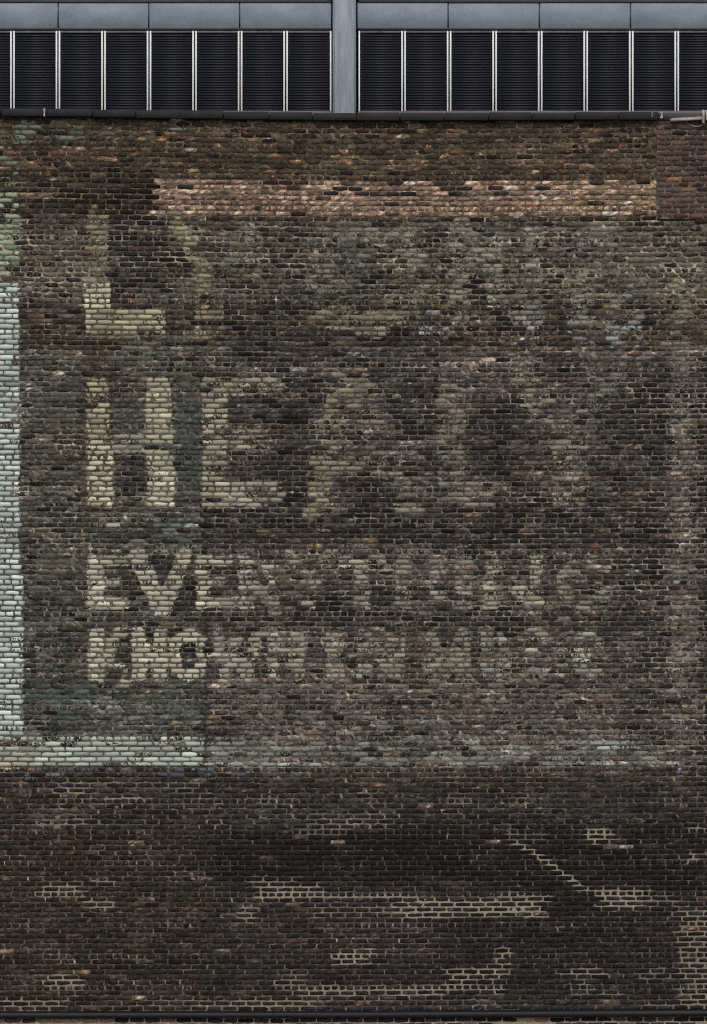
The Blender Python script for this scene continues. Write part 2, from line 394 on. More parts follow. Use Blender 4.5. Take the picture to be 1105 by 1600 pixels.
def wall_coords(n, l, scale):
    g = n.new('ShaderNodeNewGeometry'); mp = n.new('ShaderNodeMapping')
    mp.inputs['Scale'].default_value = scale
    l.new(g.outputs['Position'], mp.inputs['Vector'])
    return mp.outputs[0]

def noise(n, l, vec, scale, detail=3, rough=.6):
    t = n.new('ShaderNodeTexNoise'); t.inputs['Scale'].default_value = scale
    t.inputs['Detail'].default_value = detail; t.inputs['Roughness'].default_value = rough
    l.new(vec, t.inputs['Vector'])
    return t.outputs['Fac']

def mul_col(n, l, col, fac):
    q = n.new('ShaderNodeVectorMath'); q.operation = 'SCALE'
    l.new(col, q.inputs[0]); l.new(fac, q.inputs['Scale'])
    return q.outputs[0]

def fl_attr(n):
    a = n.new('ShaderNodeAttribute'); a.attribute_name = 'fleck'
    return a.outputs['Fac']

def brick_material():
    m, n, l, bs = new_mat("old_brick")
    a1 = n.new('ShaderNodeAttribute'); a1.attribute_name = 'body'
    a2 = n.new('ShaderNodeAttribute'); a2.attribute_name = 'coat'
    ac = n.new('ShaderNodeAttribute'); ac.attribute_name = 'cover'
    vec = wall_coords(n, l, (.95, 1, .8))
    n1 = noise(n, l, vec, 34, 4, .65)
    n2 = noise(n, l, wall_coords(n, l, (.8, 1, 1.1)), 62, 3, .7)
    t = math_node(n, l, 'MULTIPLY_ADD', n1, 2.4, -.70)
    mask = math_node(n, l, 'SUBTRACT', ac.outputs['Fac'], t)
    mask = math_node(n, l, 'MULTIPLY_ADD', mask, 5.0, .4, clamp=True)
    mask = math_node(n, l, 'MULTIPLY', mask, math_node(n, l, 'MULTIPLY', ac.outputs['Fac'], 12.0, clamp=True))
    mx = n.new('ShaderNodeMix'); mx.data_type = 'RGBA'
    l.new(mask, mx.inputs['Factor']); l.new(a1.outputs['Color'], mx.inputs[6]); l.new(a2.outputs['Color'], mx.inputs[7])
    f = math_node(n, l, 'MULTIPLY_ADD', n2, 1.9, .06)
    f = math_node(n, l, 'MAXIMUM', f, .35)
    f = math_node(n, l, 'POWER', f, 1.5)
    n3 = noise(n, l, wall_coords(n, l, (1.25, 1, .75)), 46, 3, .75)
    fleck = math_node(n, l, 'MULTIPLY', math_node(n, l, 'MULTIPLY_ADD', n3, 9.0, -5.5, clamp=True), fl_attr(n))
    f = math_node(n, l, 'MULTIPLY_ADD', fleck, 2.2, f)
    # painted faces are evener than bare ones
    mf = n.new('ShaderNodeMix'); mf.data_type = 'FLOAT'
    l.new(math_node(n, l, 'MULTIPLY', mask, .7), mf.inputs[0]); l.new(f, mf.inputs[2]); mf.inputs[3].default_value = 1.0
    l.new(mul_col(n, l, mx.outputs[2], mf.outputs[0]), bs.inputs['Base Color'])
    bs.inputs['Roughness'].default_value = .88; bs.inputs['Specular IOR Level'].default_value = .25
    bp = n.new('ShaderNodeBump'); bp.inputs['Strength'].default_value = .6; bp.inputs['Distance'].default_value = .004
    l.new(n2, bp.inputs['Height']); l.new(bp.outputs[0], bs.inputs['Normal'])
    return m

def mortar_material():
    m, n, l, bs = new_mat("old_mortar")
    a1 = n.new('ShaderNodeAttribute'); a1.attribute_name = 'body'
    n2 = noise(n, l, wall_coords(n, l, (1, 1, 1)), 55, 4, .7)
    f = math_node(n, l, 'MULTIPLY_ADD', n2, 1.3, .35)
    l.new(mul_col(n, l, a1.outputs['Color'], f), bs.inputs['Base Color'])
    bs.inputs['Roughness'].default_value = .95; bs.inputs['Specular IOR Level'].default_value = .15
    bp = n.new('ShaderNodeBump'); bp.inputs['Strength'].default_value = .8; bp.inputs['Distance'].default_value = .006
    l.new(n2, bp.inputs['Height']); l.new(bp.outputs[0], bs.inputs['Normal'])
    return m

def plain_material(name, rgb, rough=.6, var=.25, scale=6.0, stretch=(1,1,1), metallic=0.0, tint=None, spec=.4, bump=.0):
    """one colour, mottled by noise towards tint"""
    m, n, l, bs = new_mat(name)
    c1 = alb(rgb); c2 = alb(tint) if tint is not None else c1 * (1 - var)
    nz = noise(n, l, wall_coords(n, l, stretch), scale, 5, .65)
    mr = n.new('ShaderNodeMapRange'); mr.inputs['From Min'].default_value = .36; mr.inputs['From Max'].default_value = .66
    l.new(nz, mr.inputs['Value'])
    mx = n.new('ShaderNodeMix'); mx.data_type = 'RGBA'
    mx.inputs[6].default_value = (*c1, 1); mx.inputs[7].default_value = (*c2, 1)
    l.new(mr.outputs[0], mx.inputs['Factor'])
    fine = math_node(n, l, 'MULTIPLY_ADD', noise(n, l, wall_coords(n, l, (1,1,1)), scale*9, 2), .35, .825)
    l.new(mul_col(n, l, mx.outputs[2], fine), bs.inputs['Base Color'])
    bs.inputs['Roughness'].default_value = rough; bs.inputs['Metallic'].default_value = metallic
    bs.inputs['Specular IOR Level'].default_value = spec
    if bump:
        bp = n.new('ShaderNodeBump'); bp.inputs['Strength'].default_value = .6; bp.inputs['Distance'].default_value = bump
        l.new(nz, bp.inputs['Height']); l.new(bp.outputs[0], bs.inputs['Normal'])
    return m

M_BRICK = brick_material(); M_MORTAR = mortar_material()
M_CORE = plain_material("wall_core", (66,60,53), .95, .2, 5)
M_COPING = plain_material("coping_slate", (28,30,36), .7, .4, 9, (.6,1,1), tint=(18,19,23), bump=.004)
M_STAIN = plain_material("pale_mortar_drip", (168,164,158), .9, .3, 30)
M_LEDGE = plain_material("ledge_black_metal", (17,18,22), .6, .3, 7, (.4,1,1))
M_FLASH = plain_material("flashing_grey_white", (178,174,166), .6, .3, 12, (.5,1,1), tint=(120,114,106))
M_PANEL = plain_material("spandrel_metal", (121,132,146), .5, .2, 1.9, (1,1,1.3), tint=(106,117,130), spec=.4)
M_COLUMN = plain_material("column_metal", (114,127,141), .5, .2, 5.5, (1.6,1,.22), tint=(148,158,169), spec=.4)
M_TRIM = plain_material("dark_trim", (38,41,49), .5, .25, 3)
M_RAIL = plain_material("head_rail_grey", (108,110,112), .5, .3, 5, tint=(80,82,86))
M_SLAT = plain_material("louvre_slat", (26,31,41), .6, .25, 1.2, tint=(23,28,37), spec=.4)
M_BACK = plain_material("louvre_backing", (26,31,41), .8, .3, 1.0)
M_MULL = plain_material("mullion_white", (228,231,232), .5, .1, 4, tint=(208,212,214))
M_SILL = plain_material("sill_mauve", (104,90,100), .6, .3, 3)
M_GROUND = plain_material("asphalt", (78,78,79), .95, .3, 1.5, tint=(62,62,63), bump=.004)

# ------------------------------------------------------------------ ground
tag(mesh_np("ground", np.array([(-900,-900,0),(900,-900,0),(900,900,0),(-900,900,0)]), np.array([(0,1,2,3)]), M_GROUND), kind='structure')

# ------------------------------------------------------------------ bricks
NX, NZ = 5, 3
_ring = [0,1,2,3,4,9,14,13,12,11,10,5]          # outline of the 5 x 3 front grid
_F = []
for b in range(NZ-1):
    for a in range(NX-1):
        i = b*NX + a; _F.append((i, i+1, i+1+NX, i+NX))
for k in range(12):
    _F.append((15+k, 15+(k+1) % 12, _ring[(k+1) % 12], _ring[k]))
_F = np.array(_F)

def brick_arrays(R, face_y):
    """R: dict of arrays u0,u1,v0,v1 (photo px, v0 upper edge), tone, seed colours -> V (N,27,3), uv (N,27,2)"""
    N = len(R['u0'])
    ga = np.linspace(0, 1, NX); gb = np.linspace(0, 1, NZ)
    A, B = np.meshgrid(ga, gb); A = A.ravel(); B = B.ravel()
    W = (R['u1'] - R['u0'])[:, None]; H = (R['v1'] - R['v0'])[:, None]
    U = R['u0'][:, None] + W * A; Vv = R['v1'][:, None] - H * B
    rough = R['rough'][:, None]
    edge = np.zeros(15, bool); edge[_ring] = True
    corner = np.zeros(15, bool); corner[[0, 4, 10, 14]] = True
    U = U + rng.normal(0, .38, U.shape) * edge * rough
    Vv = Vv + rng.normal(0, .30, U.shape) * edge * rough
    cx = (A < .5)*2.0 - 1; cz = (B < .5)*2.0 - 1       # pull the corners in
    U = U + corner * cx * (.15 + .75*rng.random(U.shape)**2) * rough
    Vv = Vv - corner * cz * (.15 + .75*rng.random(U.shape)**2) * rough
    Vv = Vv + warp(U, Vv)
    proud = R['proud'][:, None]
    Y = face_y - proud + np.where(corner, .0009, np.where(edge, .0004, 0)) + rng.normal(0, .0006, U.shape)
    front = np.stack([X(U), Y, Z(Vv)], -1)
    back = front[:, _ring].copy()
    c = front.mean(1, keepdims=True)
    back[..., 0] += (back[..., 0] - c[..., 0]) * .02; back[..., 2] += (back[..., 2] - c[..., 2]) * .04
    back[..., 1] = face_y + .022
    V = np.concatenate([front, back], 1)
    U2 = np.concatenate([U, U[:, _ring]], 1); V2 = np.concatenate([Vv, Vv[:, _ring]], 1)
    return V, U2, V2

def courses_layout(u_min, u_max, v_ref, pitch, k0, k1, header_every=6, hdr_phase=0, stretch=24.3, gap=(1.9, 1.75), seed=3):
    r = np.random.default_rng(seed)
    out = {q: [] for q in ('u0','u1','v0','v1','course','hdr')}
    for k in range(k0, k1 + 1):
        vc = v_ref + k * pitch
        hdr = header_every and (k - hdr_phase) % header_every == 0
        p = stretch/2 if hdr else stretch
        off = (p*.5 if k % 2 else 0) + r.normal(0, p*.07)
        n = int((u_max - u_min) / p) + 3
        e = u_min - p + off + np.arange(n) * p + r.normal(0, p*.04, n)
        g = gap[0] * (.75 + .6 * r.random(n))
        u0 = e[:-1] + g[:-1]/2; u1 = e[1:] - g[1:]/2
        h = pitch - gap[1] + r.normal(0, .25, n-1); dz = r.normal(0, .22, n-1)
        keep = (u1 > u_min + 2) & (u0 < u_max - 2)
        u0 = np.clip(u0, u_min, u_max); u1 = np.clip(u1, u_min, u_max)
        keep &= (u1 - u0) > 4
        out['u0'].append(u0[keep]); out['u1'].append(u1[keep])
        out['v0'].append((vc + dz - h/2)[keep]); out['v1'].append((vc + dz + h/2)[keep])
        out['course'].append(np.full(keep.sum(), k)); out['hdr'].append(np.full(keep.sum(), bool(hdr)))
    return {q: np.concatenate(a) for q, a in out.items()}

def pick(R, m): return {q: a[m] for q, a in R.items()}

def fleck_amount(V):
    v = 800 - (V[..., 2] - ZC)/S; u = V[..., 0]/S + 552.5
    return np.where(v > 1225, .22, np.where(v > 345, 1.0, .22)) * np.clip(.3 + 1.4*fbm(u, v, 70, 40, 83), 0, 1.4)

def emit(R, V, body, coat, cover, mat, parent, idx, name='brick'):
    """the bricks in idx one by one"""
    objs = []
    for i in idx:
        c = V[i].mean(0); c = (float(c[0]), float(V[i][:, 1].max()), float(c[2]))
        objs.append(mesh_np(name, V[i] - np.array(c), _F, mat, parent, c,
                    {'body': ('FLOAT_COLOR', body[i]), 'coat': ('FLOAT_COLOR', coat[i]), 'cover': ('FLOAT', cover[i]), 'fleck': ('FLOAT', fleck_amount(V[i]))}))
    return objs

def emit_mass(V, body, coat, cover, mat, parent, name, loc):
    N = len(V)
    F = (_F[None] + (np.arange(N) * 27)[:, None, None]).reshape(-1, 4)
    o = mesh_np(name, V.reshape(-1, 3) - np.array(loc), F, mat, parent, loc,
                {'body': ('FLOAT_COLOR', body.reshape(-1, 3)), 'coat': ('FLOAT_COLOR', coat.reshape(-1, 3)), 'cover': ('FLOAT', cover.ravel()), 'fleck': ('FLOAT', fleck_amount(V).ravel())})
    return tag(o, kind='stuff')

# --- the big wall
U_MIN, U_MAX = -260, 1365
wall_top, ledge_v = 188.0, 1581.0
wall = MB(); wall.box(float(X(U_MIN)), float(X(U_MAX)), .03, .46, float(Z(1600)), float(Z(184)))
wall = wall.build("brick_wall", M_CORE, None, (0, .03, float(Z(1600))))
tag(wall, "tall sooty brick wall with ghostly faded painted lettering and a cream border stripe", "brick wall")

PITCH = 8.108
R = courses_layout(U_MIN, U_MAX, 1300, PITCH, -137, 34)
uc = (R['u0'] + R['u1'])/2; vc = (R['v0'] + R['v1'])/2
PIER_U0, PIER_U1 = 1026.5, 1235
in_pier = (uc > PIER_U0 - 2) & (vc < 345) & (uc < PIER_U1)
in_pier |= (uc > 1084) & (vc < 357) & (uc < PIER_U1)
# bricks cut by the pier's edge are trimmed
cut = (~in_pier) & (R['u1'] > PIER_U0 - 1.5) & (R['u0'] < PIER_U0) & (vc < 345)
R['u1'] = np.where(cut, PIER_U0 - 1.5, R['u1'])
R = pick(R, (~in_pier) & ((R['u1'] - R['u0']) > 3.5))
uc = (R['u0'] + R['u1'])/2; vc = (R['v0'] + R['v1'])/2
N = len(uc)
sm = smear_at(uc, vc)
# crisp bricks where no mortar is smeared over them, shrunken ones where it is
shr = np.clip(sm - .2, 0, .6) * rng.random(N) * 2.2
wdt = R['u1'] - R['u0']
R['u0'] = R['u0'] + shr*.6*rng.random(N); R['u1'] = R['u1'] - shr*.6*rng.random(N)
R['v0'] = R['v0'] + shr*.4*rng.random(N); R['v1'] = R['v1'] - shr*.4*rng.random(N)
rpt = repoint_at(uc, vc)*.42
R['v0'] = R['v0'] + rpt; R['v1'] = R['v1'] - rpt; R['u0'] = R['u0'] + rpt; R['u1'] = R['u1'] - rpt
R['rough'] = .8 + 1.6*sm
R['proud'] = rng.normal(0, .0009, N)
V, U2, V2 = brick_arrays(R, 0.0)

def brick_colours(uc, vc, U2, V2, hdr):
    N = len(uc)
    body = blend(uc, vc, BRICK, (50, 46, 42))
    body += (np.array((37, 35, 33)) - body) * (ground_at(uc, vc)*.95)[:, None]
    tone = np.exp(rng.normal(0, .26, N)); dark = rng.random(N) < .14; tone[dark] *= .55
    light = rng.random(N) < .05; tone[light] *= 1.4
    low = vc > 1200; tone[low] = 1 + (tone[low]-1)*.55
    tone *= 1 + (fbm(uc, vc, 90, 50, 15) - .5)*.5
    warm = rng.normal(0, .045, N)
    body = body * tone[:, None] * np.stack([1+warm, np.ones(N), 1-warm], 1)
    # the row of newer, pinkish bricks
    band = (uc > 246 + (fbm(uc, vc, 9, 6, 3)-.5)*16) & (uc < 1026) & (vc > 283.5) & (vc < 341)
    pal = np.array([(126,107,94),(116,99,87),(135,115,100),(104,89,79),(144,129,110),(88,78,71),(120,96,82),(162,150,136),(110,96,82)])
    pc = pal[rng.choice(len(pal), N, p=[.17,.18,.12,.18,.07,.14,.07,.03,.04])] * np.exp(rng.normal(0,.11,N))[:, None]
    ochre = np.array((128,112,86)); k = sstep(780, 1000, uc)*.5
    pc = pc + (ochre - pc)*k[:, None]
    pdark = rng.random(N) < np.where(vc < 308, .22, .035)
    pc[pdark] = np.array((40,36,33)) * np.exp(rng.normal(0,.2,pdark.sum()))[:, None]
    body[band] = pc[band]
    # upper band: a few tan, ochre and orange bricks
    up = (vc < 283) & (rng.random(N) < .15)
    pal2 = np.array([(94,78,58),(80,62,49),(92,70,54),(72,58,49),(112,98,72)])
    body[up] = pal2[rng.integers(0, 5, up.sum())] * np.exp(rng.normal(0,.18,up.sum()))[:, None]
    br = (vc > 1230) & (rng.random(N) < .035)
    body[br] = body[br]*np.array((1.32,1.18,1.08))
    for (x, y, c) in SPOTS:
        g_ = sum(c)/3; c = tuple((.80 if y > 1210 else .94)*(g_ + (q-g_)*.55) for q in c)
        d = np.hypot((uc-x)*.45, vc-y); i = int(np.argmin(d))
        if d[i] < 9: body[i] = c
    spot = np.zeros(N, bool)
    for (x, y, c) in SPOTS: spot[int(np.argmin(np.hypot((uc-x)*.45, vc-y)))] = True
    # old mortar over the face, or paint
    rs = rng.random(N); rp = rng.random(N)
    smv = smear_at(U2, V2); pv, pcol = paint_at(U2, V2)
    smv[band] *= .75
    cs = np.clip((smv - rs[:, None])*.75 + .42 + (fbm(U2, V2, 7, 6, 19, 2) - .5)*.9, 0, .85)*(smv > .08)*np.clip(smv*3, 0, 1)
    cp = np.clip((pv - rp[:, None])*np.where(pv > .75, 1.7, 1.0) + np.where(pv > .75, .58, .5) + (fbm(U2, V2, 8, 6, 29, 2) - .5)*np.where(pv > .75, .25, 1.0), 0, .98)*(pv > .03)
    mcol = blend(uc, vc, MORTAR, (78, 70, 60)) * (.95*np.exp(rng.normal(0,.14,N)))[:, None] * np.stack([1 + rng.normal(0,.03,N), np.ones(N), 1 + rng.normal(0,.04,N)], 1)
    ptone = np.exp(rng.normal(0, .10, N))[:, None, None]
    pcol = pcol * ptone * np.array((.965, .975, .965))
    use_p = cp > .12
    coat = np.where(use_p[..., None], pcol, mcol[:, None, :]); cover = np.where(use_p, cp, cs)
    cover[spot] *= .25
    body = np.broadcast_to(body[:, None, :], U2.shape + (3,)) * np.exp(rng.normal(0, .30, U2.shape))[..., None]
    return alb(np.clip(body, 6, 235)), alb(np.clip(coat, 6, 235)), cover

body, coat, cover = brick_colours(uc, vc, U2, V2, R['hdr'])

# 300 that show largest stand alone, the rest is one part
area = (R['u1'] - R['u0']) * (R['v1'] - R['v0'])
inside = (R['u0'] > 2) & (R['u1'] < 1103) & (vc > 200) & (vc < 1572)
order = np.argsort(-np.where(inside, area, 0))
big = order[:300]; rest = np.setdiff1d(np.arange(N), big)
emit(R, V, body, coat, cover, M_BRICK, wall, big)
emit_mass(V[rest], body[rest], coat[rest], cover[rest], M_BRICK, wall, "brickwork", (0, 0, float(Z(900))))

# mortar: one sheet whose rows follow the joints, a few millimetres behind the brick faces
def mortar_sheet(u0, u1, rows_v, step, y0, colour_fn, depth_fn, name, parent, loc):
    us = np.arange(u0, u1 + step, step); U, Vv = np.meshgrid(us, rows_v)
    V2 = Vv + warp(U, Vv)
    y = y0 + depth_fn(U, V2)
    P = np.stack([X(U), y, Z(V2)], -1).reshape(-1, 3)
    nr, nc = U.shape
    i = (np.arange(nr-1)[:, None]*nc + np.arange(nc-1)[None]).ravel()
    F = np.stack([i, i+nc, i+nc+1, i+1], 1)
    return mesh_np(name, P - np.array(loc), F, M_MORTAR, parent, loc, {'body': ('FLOAT_COLOR', colour_fn(U, V2).reshape(-1, 3))})

def mortar_colour(U, Vv):
    c = blend(U, Vv, MORTAR, (76, 69, 59))
    c += (np.array((62, 58, 53)) - c) * (ground_at(U, Vv)*.75)[..., None]
    c = c * (1 + (fbm(U, Vv, 40, 20, 31) - .5)*.7)[..., None] * np.exp(rng.normal(0, .22, U.shape))[..., None]
    c = c * np.clip(.70 + .75*vnoise(U, Vv, 60, 4.1, 35), .7, 1.4)[..., None]
    head = (np.arange(U.shape[0]) % 2 == HEAD_ROW)[:, None]
    up = head & (Vv > 1235) & (vnoise(U, Vv, 8, 8, 37) > .58)
    c = np.where(up[..., None], c*1.5, c)
    r = repoint_at(U, Vv) * np.clip(.5 + 1.1*fbm(U, Vv, 26, 7, 57), 0, 1)
    c = c + (np.array((136, 129, 116)) - c) * r[..., None]
    pv, pcol = paint_at(U, Vv)
    c = c + (pcol*.62 - c) * (pv*.26)[..., None]
    # scattered pale uprights in the lower part
    return alb(np.clip(c, 6, 220))
def mortar_depth(U, Vv):
    s = smear_at(U, Vv); r = repoint_at(U, Vv)
    d = .0042 - .0026*np.clip(s, 0, 1) - .0010*r + rng.normal(0, .0006, U.shape)
    d = np.clip(d, .0013, .008)
    # here and there a lump of mortar hangs over the brick faces
    lump = (fbm(U, Vv, 9, 7, 63, 2) > .74) & (s > .3)
    return np.where(lump, -.0012, d)
HEAD_ROW = 0
rows = 1300 + PITCH * (np.arange(-138*2, 34*2 + 3) / 2.0)
mortar_sheet(U_MIN, U_MAX, rows, 4.0, 0.0, mortar_colour, mortar_depth, "mortar", wall, (0, 0, float(Z(900))))

# coping stones along the top
edges = [-262,-193,-125,-58,3,71,146,213,281,350,421,489,557,625,693,763,831,898,966,1028]
for a, b in zip(edges, edges[1:]):
    um = (a+b)/2; w = float(warp(um, 178.0)) + random.uniform(-.5, .5)
    w = float(np.interp(um, [-300,0,250,520,600,1000,1105,1400], [-9,-8,-4,-.5,0,-2,-3,-4])) + random.uniform(-.4, .4)
    t = MB(); t.box(float(X(a+.8)), float(X(b-.8)), -.085 + random.uniform(-.008,.008), .50, float(Z(189.5+w)), float(Z(177.8+w+random.uniform(-.7,.7))), bev=.003)
    t.build("coping_stone", M_COPING, wall, (float(X(um)), .2, float(Z(189.5+w))))
# pale drips of mortar where two stones meet
def drip(u, v0, v1, w, y=-.094):
    pts = []; n = 6
    vs_ = np.linspace(v0, v1, n); ww = w*np.array([1.6, .8, .7, .8, 1.2, 1.5])*(0.8+.4*rng.random(n))
    V = []; F = []
    for k in range(n):
        for (dx, dy) in ((-ww[k], .004), (0, -.004), (ww[k], .004)):
            V.append((float(X(u+dx+rng.normal(0,.2))), y+dy, float(Z(vs_[k]))))
    for k in range(n-1):
        for j in range(2):
            i = k*3+j; F.append((i, i+3, i+4, i+1))
    mb = MB(); mb.add(np.array(V), np.array(F))
    mb.build("mortar_drip", M_STAIN, wall, (float(X(u)), y, float(Z(v1))))
drip(70.5, 171, 183, 1.3); drip(1033, 176, 186, 1.6); drip(1018, 177, 184, .6)

# ------------------------------------------------------------------ red brick pier at the wall's upper end
pier = MB()
pier.box(float(X(PIER_U0)), float(X(PIER_U1)), .0, .44, float(Z(345)), float(Z(189)))
pier = pier.build("brick_pier", M_CORE, None, (float(X(1130)), .0, float(Z(345))))
tag(pier, "rusty red brick pier set into the wall under the pale metal flashing", "brick pier")
RP = courses_layout(PIER_U0, PIER_U1, 194, PITCH, 0, 19, 0, 0, seed=9)
pu = (RP['u0'] + RP['u1'])/2; pv_ = (RP['v0'] + RP['v1'])/2
RP = pick(RP, (pv_ < 345) | (pu > 1084)); pu = (RP['u0'] + RP['u1'])/2; pv_ = (RP['v0'] + RP['v1'])/2
n = len(pu); RP['rough'] = np.full(n, 1.5); RP['proud'] = rng.normal(0, .0015, n)
Vp, Up2, Vp2 = brick_arrays(RP, -.014)
palp = np.array([(66,49,44),(58,45,41),(72,55,50),(52,41,38),(70,56,51),(52,46,43),(80,59,52)])
pb = palp[rng.integers(0, 7, n)] * np.exp(rng.normal(0, .12, n))[:, None]
for (x, y, c) in [(1055,283,(132,96,72)),(1068,301,(112,88,66)),(1067,208,(30,29,28)),(1034,198,(92,70,66)),(1036,206,(88,68,64))]:
    pb[int(np.argmin(np.hypot((pu-x)*.45, pv_-y)))] = c
pbv = np.broadcast_to(pb[:, None, :], Up2.shape + (3,))
pcov = np.clip((.35 - rng.random(n)[:, None])*1.3 + .25 + (fbm(Up2, Vp2, 30, 20, 8)-.5)*.8, 0, .75)
pcoat = np.broadcast_to(np.array((82,73,67.)), Up2.shape + (3,))
emit(RP, Vp, alb(pbv), alb(pcoat), pcov, M_BRICK, pier, range(n))
def pier_mortar(U, Vv):
    c = np.broadcast_to(np.array((84,76,70.)), U.shape + (3,)) * np.exp(rng.normal(0, .2, U.shape))[..., None]
    return alb(c)
mortar_sheet(PIER_U0, PIER_U1, 194 + PITCH*(np.arange(-2, 38)/2.0), 4.0, -.014, pier_mortar,
             lambda U, v: .0035 + rng.normal(0, .0012, U.shape), "mortar", pier, (float(X(1130)), -.014, float(Z(345))))

# pale metal flashing: a tray along the pier's top and an upright at its end
fl = empty("metal_flashing", (float(X(1075)), -.05, float(Z(189))))
tag(fl, "pale bent metal flashing with an upright end piece on top of the red brick pier", "flashing")
def bar(mb, u0, va, u1, vb, th, y0, y1):
    V = []
    for (u, v) in ((u0, va), (u1, vb)):
        for (dv, y) in ((th/2, y0), (-th/2, y0), (-th/2, y1), (th/2, y1)):
            V.append((float(X(u)), y, float(Z(v + dv))))
    F = [(0,4,5,1),(1,5,6,2),(2,6,7,3),(3,7,4,0),(0,1,2,3),(7,6,5,4)]
    mb.add(np.array(V), np.array(F))
t = MB(); bar(t, 1047, 188.6, 1099, 186.0, 3.6, -.075, .30); t.build("tray", M_FLASH, fl, (float(X(1073)), -.05, float(Z(188))))
t = MB(); bar(t, 1050, 186.2, 1098, 183.6, 1.4, -.070, .30); t.build("tray_lip", M_FLASH, fl, (float(X(1073)), -.05, float(Z(185))))
t = MB(); t.box(float(X(1096.5)), float(X(1100)), -.085, .30, float(Z(194)), float(Z(173)), bev=.004); t.build("upright", M_FLASH, fl, (float(X(1098)), -.05, float(Z(194))))
t = MB(); t.box(float(X(1102)), float(X(1118)), -.085, .30, float(Z(189)), float(Z(173.4)), bev=.006); t.build("end_block", M_FLASH, fl, (float(X(1110)), -.05, float(Z(189))))
t = MB()
cr = [(1079,194.5),(1082,197),(1087,198),(1092,197.6),(1097,195.5),(1099,193.5)]
for (a, b), (c, d) in zip(cr, cr[1:]): bar(t, a, b, c, d, 1.6, -.022, -.005)
t.build("sealant_bead", M_FLASH, fl, (float(X(1089)), -.02, float(Z(196))))
# dark capping beyond the last coping stone, over the pier
t = MB(); t.box(float(X(1028.5)), float(X(PIER_U1)), -.03, .5, float(Z(189.0)), float(Z(177)), bev=.006)
t.build("capping", M_TRIM, pier, (float(X(1130)), .2, float(Z(189))))

# small pipe end low on the joint of pier and wall
def torus(u, v, r, rr, y):
    V = []; F = []; n, m = 14, 6
    for i in range(n):
        a = 2*math.pi*i/n
        for j in range(m):
            b = 2*math.pi*j/m; q = r + rr*math.cos(b)
            V.append((float(X(u)) + q*math.cos(a), y + rr*math.sin(b), float(Z(v)) + q*math.sin(a)))
    for i in range(n):
        for j in range(m):
            F.append((i*m+j, i*m+(j+1) % m, ((i+1) % n)*m+(j+1) % m, ((i+1) % n)*m+j))
    return np.array(V), np.array(F)
t = MB(); t.add(*torus(1029, 325.5, .019, .006, -.02))
t.box(float(X(1029))-.016, float(X(1029))+.016, -.017, .02, float(Z(325.5))-.016, float(Z(325.5))+.016)
o = t.build("pipe_end", M_RAIL, None, (float(X(1029)), -.01, float(Z(325.5))))
tag(o, "small round pipe end poking out beside the foot of the red brick pier", "pipe")

# ------------------------------------------------------------------ black metal ledge and the wall below it
led = MB()
zl0, zl1 = float(Z(1590.0)), float(Z(1580.0))
nseg = 40
us = np.linspace(U_MIN - 20, U_MAX + 20, nseg + 1)
V = []; F = []
prof = [(.02, 1.4), (-.085, .2), (-.095, -.3), (-.095, -8.2), (-.085, -8.8), (-.02, -9.0)]   # y, px above the ledge line
for u in us:
    wv = float(np.interp(u, [-300,0,552,1105,1400], [.5,.5,0,-3,-3.5]))
    for (y, dv) in prof: V.append((float(X(u)), y, float(Z(1580.5 + wv - dv))))
k = len(prof)
for i in range(nseg):
    for j in range(k-1):
        a = i*k + j; F.append((a, a+1, a+k+1, a+k))
led.add(np.array(V), np.array(F))
led = led.build("metal_ledge", M_LEDGE, None, (0, 0, zl0))
tag(led, "long black metal ledge running across the foot of the sooty painted wall", "ledge")

low = MB(); low.box(float(X(U_MIN)), float(X(U_MAX)), .01, .5, 0.0, float(Z(1588.5)))
low = low.build("lower_brick_wall", M_CORE, None, (0, .02, 0))
tag(low, "brick wall with pale wide joints directly under the black metal ledge", "brick wall")
RL = courses_layout(U_MIN, U_MAX, 1594.0, PITCH, 0, 60, 6, 3, seed=21)
lu = (RL['u0'] + RL['u1'])/2; lv = (RL['v0'] + RL['v1'])/2; n = len(lu)
RL['rough'] = np.full(n, .9); RL['proud'] = rng.normal(0, .001, n)
Vl, Ul2, Vl2 = brick_arrays(RL, -.012)
lb = np.array((48,42,38.)) * np.exp(rng.normal(0, .3, n))[:, None]
pale = rng.random(n) < np.where(lu < 175, .85, np.where((lu > 800) & (lu < 870), .8, .1))
lb[pale] = np.array([(132,112,92),(146,130,102),(112,92,78)])[rng.integers(0, 3, pale.sum())]
lbv = np.broadcast_to(lb[:, None, :], Ul2.shape + (3,))
lcoat = np.broadcast_to(np.array((120,112,104.)), Ul2.shape + (3,)); lcov = np.clip(.25 - rng.random(n)[:, None]*1.2 + np.zeros(Ul2.shape), 0, .4)
vis = (lv < 1606) & (RL['u1'] > -2) & (RL['u0'] < 1107)
iv = np.where(vis)[0]; ir = np.where(~vis)[0]
emit(RL, Vl, alb(lbv), alb(lcoat), lcov, M_BRICK, low, iv)
emit_mass(Vl[ir], alb(lbv)[ir], alb(lcoat)[ir], lcov[ir], M_BRICK, low, "brickwork", (0, 0, 2.0))
def low_mortar(U, Vv):
    c = np.broadcast_to(np.array((140,136,132.)), U.shape + (3,)) * np.exp(rng.normal(0, .12, U.shape))[..., None]
    k = sstep(200, 420, U)[..., None]*.15
    return alb(c*(1+k*0))
mortar_sheet(U_MIN, U_MAX, 1594 + PITCH*(np.arange(-1, 123)/2.0), 6.0, -.012, low_mortar,
             lambda U, v: .004 + rng.normal(0, .0008, U.shape), "mortar", low, (0, -.012, 2.0))

